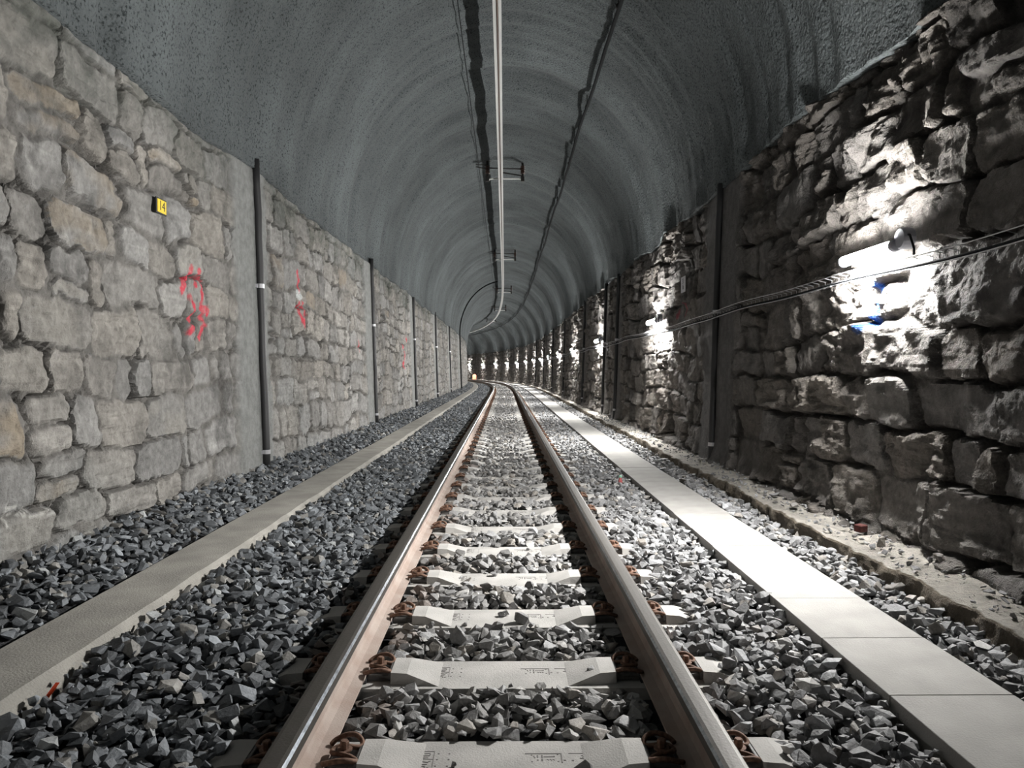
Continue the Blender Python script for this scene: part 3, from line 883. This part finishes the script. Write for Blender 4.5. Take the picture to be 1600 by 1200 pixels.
# small chips between the larger stones, and crumbs on the footing
for args in ((0.9, 9, 0.050, 0.010, 0.020, 0.022, 708, 0.6),):
    L_ = layer(*args); dta = rocks_data(*L_, T_FAR); mass(dta, T_FAR, np.ones(len(L_[0]), bool))
g = np.random.default_rng(710); n = 900
Sx = g.uniform(2.4, 16, n); Xx = 1.86 + 0.24 * g.random(n) ** 0.8; rx = g.uniform(0.005, 0.02, n) * g.uniform(0.5, 1.3, n)
L_ = (Xx, Sx, -0.022 + 0.03 * ((Xx - 1.82) / 0.38) ** 2 + rx * 0.3, rx, g); dta = rocks_data(*L_, T_FAR); dta[3][:] = dta[3] * 0.6 + 0.12; mass(dta, T_FAR, np.ones(n, bool))
for args, T in (((-1.0, 0.9, 0.055, 0.026, 0.040, 0.006, 703), T_FAR),
                ((9, 16, 0.052, 0.024, 0.038, 0.006, 704), T_NEAR), ((9, 16, 0.08, 0.024, 0.040, 0.026, 705, 0.7), T_NEAR),
                ((16, 30, 0.065, 0.030, 0.044, 0.008, 706), T_FAR), ((30, 60, 0.095, 0.038, 0.056, 0.006, 707), T_FAR)):
    L_ = layer(*args); dta = rocks_data(*L_, T); mass(dta, T, np.ones(len(L_[0]), bool))
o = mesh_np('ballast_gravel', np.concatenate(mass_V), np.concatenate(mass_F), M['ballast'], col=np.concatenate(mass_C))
tag(o, 'bed of crushed grey ballast filling the track and both margins', 'gravel', kind='stuff')

# loose pieces on the footing and beside the ducts
def loose(name, s, X, z, sc, mat, label, cat, seed, group=None, col=None):
    g = random.Random(seed); v, f = rock_template(g, 12)
    V = v * np.array(sc)
    o = mesh_np(name, V, f, mat, col=np.tile(np.array(col if col else (0.3, 0.28, 0.25)), (len(V), 1)))
    put(o, s, X, z, g.uniform(0, 3)); tag(o, label, cat, group)
    return o
loose('loose_stone', 4.02, 1.99, 0.005, (0.045, 0.035, 0.03), M['ballast'], 'pale pointed stone lying alone on the broken right footing', 'stone', 21, 'stones on the right footing')
loose('loose_stone', 3.62, 2.06, 0.015, (0.035, 0.045, 0.032), M['ballast'], 'dark split stone against the foot of the right wall', 'stone', 22, 'stones on the right footing', (0.12, 0.11, 0.10))
loose('loose_stone', 5.15, 1.95, 0.0, (0.05, 0.04, 0.02), M['ballast'], 'flat grey stone on the footing left of the brick scrap', 'stone', 23, 'stones on the right footing', (0.22, 0.21, 0.2))
loose('loose_stone', 5.6, 1.98, 0.0, (0.035, 0.05, 0.018), M['ballast'], 'thin slate flake on the far part of the footing', 'stone', 24, 'stones on the right footing', (0.2, 0.2, 0.2))
b = MB(); b.box((0, 0, 0), (0.05, 0.05, 0.04), bev=0.006)
o = b.obj('brick_fragment', M['brick']); put(o, 4.35, 2.03, 0.012, 0.4); tag(o, 'small dark red brick fragment on the right footing', 'brick')
b = MB(); b.add([(0, 0, 0), (0.012, 0.01, 0), (0.05, 0.012, 0.055), (0.045, 0.0, 0.06), (0.004, 0.012, 0), (0.047, 0.018, 0.052)], [(0, 1, 2, 3), (0, 3, 5, 4), (1, 4, 5, 2), (3, 2, 5), (0, 4, 1)])
o = b.obj('plastic_scrap', M['orange']); put(o, 2.36, -1.405, -0.10); tag(o, 'thin orange plastic scrap leaning on the left duct', 'scrap')
# survey peg by the right duct
root = empty('survey_peg'); put(root, 6.95, 1.055, -0.15)
b = MB(); b.lathe([(0.017, 0), (0.019, 0.05), (0.011, 0.085)], (0, 0, 0), n=10); b.obj('peg_body', simple('faded_red', (0.42, 0.10, 0.10), 0.7), root)
b = MB(); b.lathe([(0.016, 0.085), (0.016, 0.10), (0.008, 0.104)], (0, 0, 0), n=10); c = b.obj('peg_cap', simple('pale_green', (0.25, 0.5, 0.36), 0.6), root); c['label'] = 'pale green cap'
tag(root, 'short faded red survey peg with green cap in the ballast', 'peg')
# worn red paint bar across one cover slab: a thin coat on the slab
o = sweep('paint_mark', [(1.20, -0.0928), (1.565, -0.0928), (1.565, -0.0922), (1.20, -0.0922)], np.array([10.0, 10.35]), [simple('faded_red_paint', (0.62, 0.36, 0.35), 0.85, noise=0.6, nscale=40, c2=(0.47, 0.44, 0.42))])
tag(o, 'faded red paint bar across the right duct covers', 'marking')

# ---------------------------------------------------------------- drain pipes
def pipe(side, s, label, grp, zb, zt):
    root = empty('drain_pipe'); put(root, s, side * wall_w(side, zb), zb)
    def lx(z): return side * (wall_w(side, z) - 0.030 - wall_w(side, zb))
    r = 0.036
    b = MB(); P = []
    g = random.Random(int(s * 10))
    for i in range(13):
        z = zb + (zt - zb) * i / 12
        P.append((lx(z) + g.uniform(-0.003, 0.003), g.uniform(-0.004, 0.004), z - zb))
    b.tube(P, r, 12); b.obj('pipe', M['black'], root, smoothed=True)
    for z in ([1.64, 0.20] if side < 0 else [1.50, 0.16]):
        c = MB(); c.lathe([(r + 0.003, -0.018), (r + 0.003, 0.018)], (lx(z), 0, z - zb), n=14)
        c.box((lx(z) + side * 0.02, 0, z - zb), (0.01, 0.14, 0.03))
        st = c.obj('strap', M['zinc'], root); st['label'] = 'bright metal strap'
    tag(root, label, 'pipe', grp)
for i, s in enumerate(LEFT_PIPES):
    lab = 'black vertical drain pipe on the left wall, ' + ['with two bright straps, nearest', 'second from the camera', 'third from the camera', 'fourth from the camera', 'last thin one before the bend'][i]
    pipe(-1, s, lab, 'drain pipes on the left wall', 0.02, float(spring_z(-1, np.array([s]))[0]) + 0.08)
for i, s in enumerate(RIGHT_PIPES):
    lab = 'black vertical drain pipe on the right wall, ' + (ORD[i] + ' from the camera' if i else 'nearest and thickest one')
    pipe(1, s, lab, 'drain pipes on the right wall', -0.06, float(spring_z(1, np.array([s]))[0]) + 0.05)
# cable that climbs the left wall and follows the vault to the crown
b = MB(); P = []
for z in np.linspace(0.05, 2.6, 14): P.append(W(35.9, -(wall_w(-1, z) - 0.09), z))
for a in np.linspace(0.03, 1.42, 40): P.append(W(35.9, -math.cos(a) * 2.09, 2.66 + (CROWN - 0.10 - 2.66) * math.sin(a)))
b.tube([tuple(p) for p in P], 0.030, 8)
o = b.obj('riser_cable', M['cable'], smoothed=True); tag(o, 'black cable curving from the left wall up to the crown', 'cable')

# ---------------------------------------------------------------- overhead line
SO = np.concatenate([np.arange(1.0, 28, 0.7), np.arange(28, 112, 0.4)])
cx = -0.075; cz0 = 4.63
root = empty('overhead_conductor_rail'); put(root, 0, 0, 0)
prof = [(-0.045, 0), (-0.013, 0), (-0.011, 0.018), (-0.016, 0.03), (-0.016, 0.085), (0.016, 0.085), (0.016, 0.03), (0.011, 0.018), (0.013, 0), (0.045, 0),
        (0.045, 0.006), (0.024, 0.012), (0.024, 0.088), (0.040, 0.104), (0.040, 0.110), (-0.040, 0.110), (-0.040, 0.104), (-0.024, 0.088), (-0.024, 0.012), (-0.045, 0.006)]
sweep('rail_profile', [(cx + x, cz0 + z) for x, z in prof], SO, [M['alu']], parent=root)
w = sweep('contact_wire', [(cx + 0.0075 * math.cos(a), cz0 + 0.008 + 0.0075 * math.sin(a)) for a in np.linspace(0, 2 * PI, 9)[:-1]], SO, [M['copper']], parent=root)
w['label'] = 'dark copper contact wire gripped between the flanges'
tag(root, 'pale double-edged overhead conductor rail running along the crown', 'conductor rail')

SUP = [15.5, 26.7, 38.0, 49.2, 60.4]
def make_support():
    r = empty('conductor_support')
    zb = 4.775
    b = MB()
    pts = [(-0.33, 0, zb - 0.03), (-0.30, 0, zb - 0.004), (-0.25, 0, zb + 0.006), (0.0, 0, zb + 0.006), (0.30, 0, zb + 0.006), (0.345, 0, zb - 0.012)]
    b.tube(pts, 0.017, 8); x = b.obj('cross_bar', M['white'], r, smoothed=True); x['label'] = 'white insulating cross bar'
    b = MB(); b.tube([(-0.36, 0, zb + 0.22), (0.36, 0, zb + 0.20)], 0.014, 8)
    b.tube([(-0.05, 0, zb + 0.13), (0.36, 0, zb + 0.06)], 0.014, 8); b.obj('tie_bar', M['iron'], r)
    for sx, zt in ((-0.345, 5.17), (0.365, 5.15)):
        b = MB(); b.tube([(sx, 0, zb - 0.05), (sx, 0, zt)], 0.024, 8)
        b.box((sx, 0, zb + 0.0), (0.07, 0.07, 0.10), bev=0.01); b.box((sx, 0, zt - 0.02), (0.16, 0.16, 0.02))
        p = b.obj('drop_post', M['iron'], r)
        c = MB(); pr = []
        for i in range(5): pr += [(0.03, 0.035 * i), (0.052, 0.035 * i + 0.008), (0.052, 0.035 * i + 0.014), (0.03, 0.035 * i + 0.022)]
        c.lathe(pr, (sx, 0, zb + 0.10), n=14); c.obj('insulator', M['insul'], p)
    b = MB(); b.box((cx, 0, zb - 0.035), (0.10, 0.09, 0.05), bev=0.008); b.obj('rail_hanger', M['iron'], r)
    b = MB(); b.tube([(-0.36, 0, zb + 0.28), (-0.58, 0, 5.06)], 0.010, 6); b.tube([(-0.36, 0, zb + 0.20), (-0.58, 0, 5.02)], 0.010, 6); b.obj('stay', M['iron'], r)
    return r
sp0 = make_support()
for i, s in enumerate(SUP):
    o = sp0 if i == 0 else copy_tree(sp0)
    put(o, s, 0, 0)
    tag(o, ['ceiling bracket with white cross bar over the track, nearest one', 'ceiling bracket with white cross bar, second along the conductor rail', 'ceiling bracket where the curved cable meets the crown',
            'small ceiling bracket at the start of the bend', 'farthest tiny ceiling bracket inside the bend'][i], 'bracket', 'brackets carrying the conductor rail')
b = MB(); S_ = np.arange(1, 110, 0.8); long_tube(b, S_, -0.52 + 0 * S_, 5.03 + 0.02 * np.cos((S_ - 15.5) / 11.2 * 2 * PI), 0.006, 6)
o = b.obj('earth_wire', M['cable'], smoothed=True); tag(o, 'thin black wire under the crown, left of the conductor rail', 'wire')
b = MB(); S_ = np.arange(1, 110, 0.5)
long_tube(b, S_, 1.18 + 0.012 * np.sin(S_ * 0.9), 4.67 + 0.02 * np.cos(S_ / 3.0 * 2 * PI), 0.023, 8)
root = b.obj('feeder_cable', M['cable'], smoothed=True); tag(root, 'thick black feeder cable hung right of the crown', 'cable')
for i in range(12):
    c = MB(); s = 5.0 + 3.0 * i
    c.tube([(0, 0, -0.03), (0, 0, 0.16)], 0.008, 6); c.lathe([(0.028, -0.02), (0.028, 0.02)], (0, 0, 0), 'y', 10)
    h = c.obj('cable_hanger', M['iron'], root); put(h, s, 1.18, 4.68)

# ---------------------------------------------------------------- wire cable tray on the right wall
root = empty('wire_cable_tray'); put(root, 0, 0, 0)
S_ = np.concatenate([np.arange(1.2, 12, 0.1), np.arange(12, 100, 0.3)])
def sag(s): return 0.006 * np.sin(s * 3.1) + 0.012 * np.sin(s * 1.07 + 1) - 0.004 * np.minimum(s, 12)
def sx(s): return 0.008 * np.sin(s * 2.3) + 0.01 * np.sin(s * 0.8)
TX, TZ = 2.035, 1.505
for dx, dz in ((0, 0), (0.0, -0.060)):
    b = MB(); long_tube(b, S_, TX + dx + sx(S_), TZ + dz + sag(S_), 0.0032, 5); b.obj('side_wire', M['zinc'], root, smoothed=True)
b = MB(); long_tube(b, S_, TX + 0.05 + sx(S_), TZ - 0.035 + sag(S_), 0.0028, 5); b.obj('floor_wire', M['zinc'], root, smoothed=True)
b = MB()
for q, s in enumerate(np.concatenate([np.arange(2.9, 12.9, 0.1), np.arange(12.9, 40, 0.25)])):
    if q < 100: b = MB()
    P = W(np.full(4, s), TX + sx(s) + np.array([0, 0.05, 0.05, 0.0]), TZ + sag(s) + np.array([0, -0.012, -0.052, -0.060]))
    b.tube(P, 0.0022, 4, cap=False)
    if q < 100: b.obj('rung', M['zinc'], root); b = MB()
o = b.obj('rungs', M['zinc'], root); o['kind'] = 'stuff'
b = MB(); long_tube(b, S_, TX + 0.028 + sx(S_), TZ - 0.045 + sag(S_), 0.009, 6); b.obj('power_cable', M['cable'], root, smoothed=True)
tag(root, 'thin wire cable tray running below the lamps along right wall', 'cable tray')

# ---------------------------------------------------------------- lamps
def make_lamp():
    r = empty('tunnel_lamp')
    # origin at the centre of the tube; the light looks into the tunnel and a little down
    Ltube = 0.58; R = 0.030; n = 12; V = []; F = []
    tilt = math.radians(24)
    ys = np.concatenate([[-Ltube / 2, -Ltube / 2 + 0.008], np.linspace(-Ltube / 2 + 0.03, Ltube / 2 - 0.03, 5), [Ltube / 2 - 0.008, Ltube / 2]])
    for y in ys:
        e = min(1.0, (Ltube / 2 - abs(y)) / 0.03); rr_ = R * math.sqrt(max(0.06, 1 - (1 - e) ** 2))
        for k in range(n + 1):
            a = math.radians(-105 + 230 * k / n)
            V.append((-rr_ * math.cos(a), y, -rr_ * math.sin(a)))
    m = n + 1
    for i in range(len(ys) - 1):
        for k in range(n): F.append((i * m + k, i * m + k + 1, (i + 1) * m + k + 1, (i + 1) * m + k))
    mi = [1 if k < 2 else 0 for i in range(len(ys) - 1) for k in range(n)]      # the upper edge of the diffuser glows less
    mesh_np('lamp_diffuser', V, F, [M['lit'], M['litdim']], r, smoothed=True, midx=mi)['label'] = 'glowing white lamp tube'
    b = MB(); b.box((0.032, 0, 0.012), (0.036, 0.60, 0.052), Matrix.Rotation(-tilt * 0.6, 3, 'Y'), 0.006); b.obj('lamp_housing', M['housing'], r)
    for s in (-1, 1):
        b = MB(); b.lathe([(0.034, 0), (0.034, 0.022), (0.028, 0.028)] if s > 0 else [(0.028, -0.028), (0.034, -0.022), (0.034, 0)], (0.004, s * Ltube / 2, 0.0), 'y', 12)
        b.obj('end_cap', M['housing'], r)
    b = MB(); b.tube([(0.03, -0.16, 0), (0.14, -0.16, 0.0)], 0.008, 6); b.tube([(0.03, 0.16, 0), (0.14, 0.16, 0.0)], 0.008, 6); b.obj('wall_bracket', M['zinc'], r)
    b = MB(); b.lathe([(0.05, -0.03), (0.056, -0.02), (0.056, 0.03), (0.046, 0.036)], (0.03, -0.355, 0.03), 'x', 16); j = b.obj('junction_box', M['housing'], r); j['label'] = 'round grey junction box'
    c = MB(); c.tube([(0.02, -0.41, 0.04), (0.0, -0.46, 0.03), (-0.01, -0.50, -0.01), (-0.01, -0.52, -0.05), (0.0, -0.50, -0.075)], 0.006, 6)
    c.tube([(0.02, -0.36, 0.02), (0.02, -0.31, 0.0)], 0.006, 6); c.obj('connecting_lead', M['cable'], j, smoothed=True)
    return r
lamp0 = make_lamp()
LS = [-14.6, -8.3] + [4.36 + 6.3 * i for i in range(16)]
first = True
for i, s in enumerate(LS):
    o = lamp0 if first else copy_tree(lamp0); first = False
    put(o, s, 2.055, 1.565 + (0 if s < 6 else -0.02 * ((i * 7) % 3 - 1)))
    j = i - 2
    if j < 0: lab = 'tunnel lamp on the right wall behind the camera'
    elif j == 0: lab = 'nearest glaring tube lamp on the right wall above blue paint'
    elif j < 12: lab = 'white tube lamp on the right wall, %s in the string' % ORD[j]
    else: lab = 'tiny bright lamp of the string inside the far bend'
    tag(o, lab, 'lamp', 'lamps along the right wall')

# ---------------------------------------------------------------- plates
def text_mesh(s, size, name, mat, parent, loc, rot, align='CENTER'):
    cu = bpy.data.curves.new(name, 'FONT'); cu.body = s; cu.size = size; cu.align_x = 'CENTER'; cu.align_y = 'CENTER'; cu.extrude = 0.0006; cu.space_line = 0.8
    t = bpy.data.objects.new('t', cu); COL.objects.link(t)
    bpy.context.view_layer.update()
    me = bpy.data.meshes.new_from_object(t.evaluated_get(bpy.context.evaluated_depsgraph_get()))
    bpy.data.objects.remove(t); me.materials.clear(); me.materials.append(mat)
    o = bpy.data.objects.new(name, me); COL.objects.link(o); o.parent = parent; o.location = loc; o.rotation_euler = rot
    return o
r = empty('number_plate'); put(r, 4.84, -(wall_w(-1, 1.93) - 0.020), 1.93)
b = MB(); b.box((0, 0, 0), (0.006, 0.145, 0.096), bev=0.0); b.obj('backing', M['ink'], r)
b = MB(); b.box((0.0035, 0.004, 0), (0.004, 0.120, 0.080)); b.obj('plate_face', M['yellow'], r)
text_mesh('14', 0.085, 'digits', M['ink'], r, (0.0062, 0.004, 0.0), (PI / 2, 0, PI / 2))
tag(r, 'small yellow number plate with black border on the left wall', 'sign')
r = empty('notice_plate'); put(r, 9.10, wall_w(1, 1.93) - 0.065, 1.93)
b = MB(); b.box((0, 0, 0), (0.006, 0.21, 0.185)); b.obj('plate_face', M['label'], r)
text_mesh('31\n16', 0.085, 'characters', M['ink'], r, (-0.0042, 0, 0.0), (PI / 2, 0, -PI / 2))
tag(r, 'small white notice plate on the right wall beyond the first pipe', 'sign')

# far things in the bend
r = empty('marker_board'); put(r, 81.0, 1.42, -0.09)
b = MB(); P = [(-0.21, 0.42 * 0)] ; pts = [(-0.20, 0.05), (0.20, 0.05), (0.20, 0.45)] + [(0.20 * math.cos(a), 0.45 + 0.16 * math.sin(a)) for a in np.linspace(0, PI, 9)[1:-1]] + [(-0.20, 0.45)]
nn = len(pts)
b.add([(x, -0.02, z) for x, z in pts] + [(x, 0.02, z) for x, z in pts], [tuple(range(nn)), tuple(range(nn, 2 * nn))[::-1]] + [(i, (i + 1) % nn, nn + (i + 1) % nn, nn + i) for i in range(nn)])
b.obj('board', simple('orange_board', (0.95, 0.30, 0.18), 0.5), r)
b = MB(); b.box((0, 0, 0.025), (0.44, 0.25, 0.05)); b.obj('foot', M['pad'], r)
tag(r, 'small orange marker board standing far off beside the track', 'board')
r = empty('signal_light'); put(r, 84.5, 1.95, 2.15)
b = MB(); b.box((0, 0.04, 0), (0.16, 0.08, 0.22)); b.obj('lamp_case', M['iron'], r)
b = MB(); b.lathe([(0.05, -0.02), (0.05, 0.0), (0.03, 0.008)], (0, -0.005, 0), 'y', 12)
b.obj('lens', M['signal'], r); tag(r, 'tiny pale signal light high on the wall in the bend', 'light')

# ---------------------------------------------------------------- camera, world, output
cam = bpy.data.cameras.new('camera'); co = bpy.data.objects.new('camera', cam); COL.objects.link(co)
cam.sensor_width = 36; cam.lens = 36 * 1190 / 1600; cam.clip_end = 400; cam.clip_start = 0.05
co.location = (0.004, 0, 0.907)
co.rotation_euler = (PI / 2 - math.atan(21 / 1190), 0, -math.atan(11.3 / 1190))
SC.camera = co
w = bpy.data.worlds.new('world'); SC.world = w; w.use_nodes = True
w.node_tree.nodes['Background'].inputs['Color'].default_value = (0.05, 0.055, 0.06, 1)
w.node_tree.nodes['Background'].inputs['Strength'].default_value = 0.05
SC.view_settings.view_transform = 'Standard'; SC.view_settings.look = 'None'
SC.view_settings.exposure = 0.85; SC.view_settings.gamma = 1.0
SC.view_settings.use_curve_mapping = False
cy = SC.cycles
cy.use_denoising = True
cy.max_bounces = 6; cy.diffuse_bounces = 1; cy.glossy_bounces = 3; cy.sample_clamp_indirect = 4.0
cy.use_light_tree = True
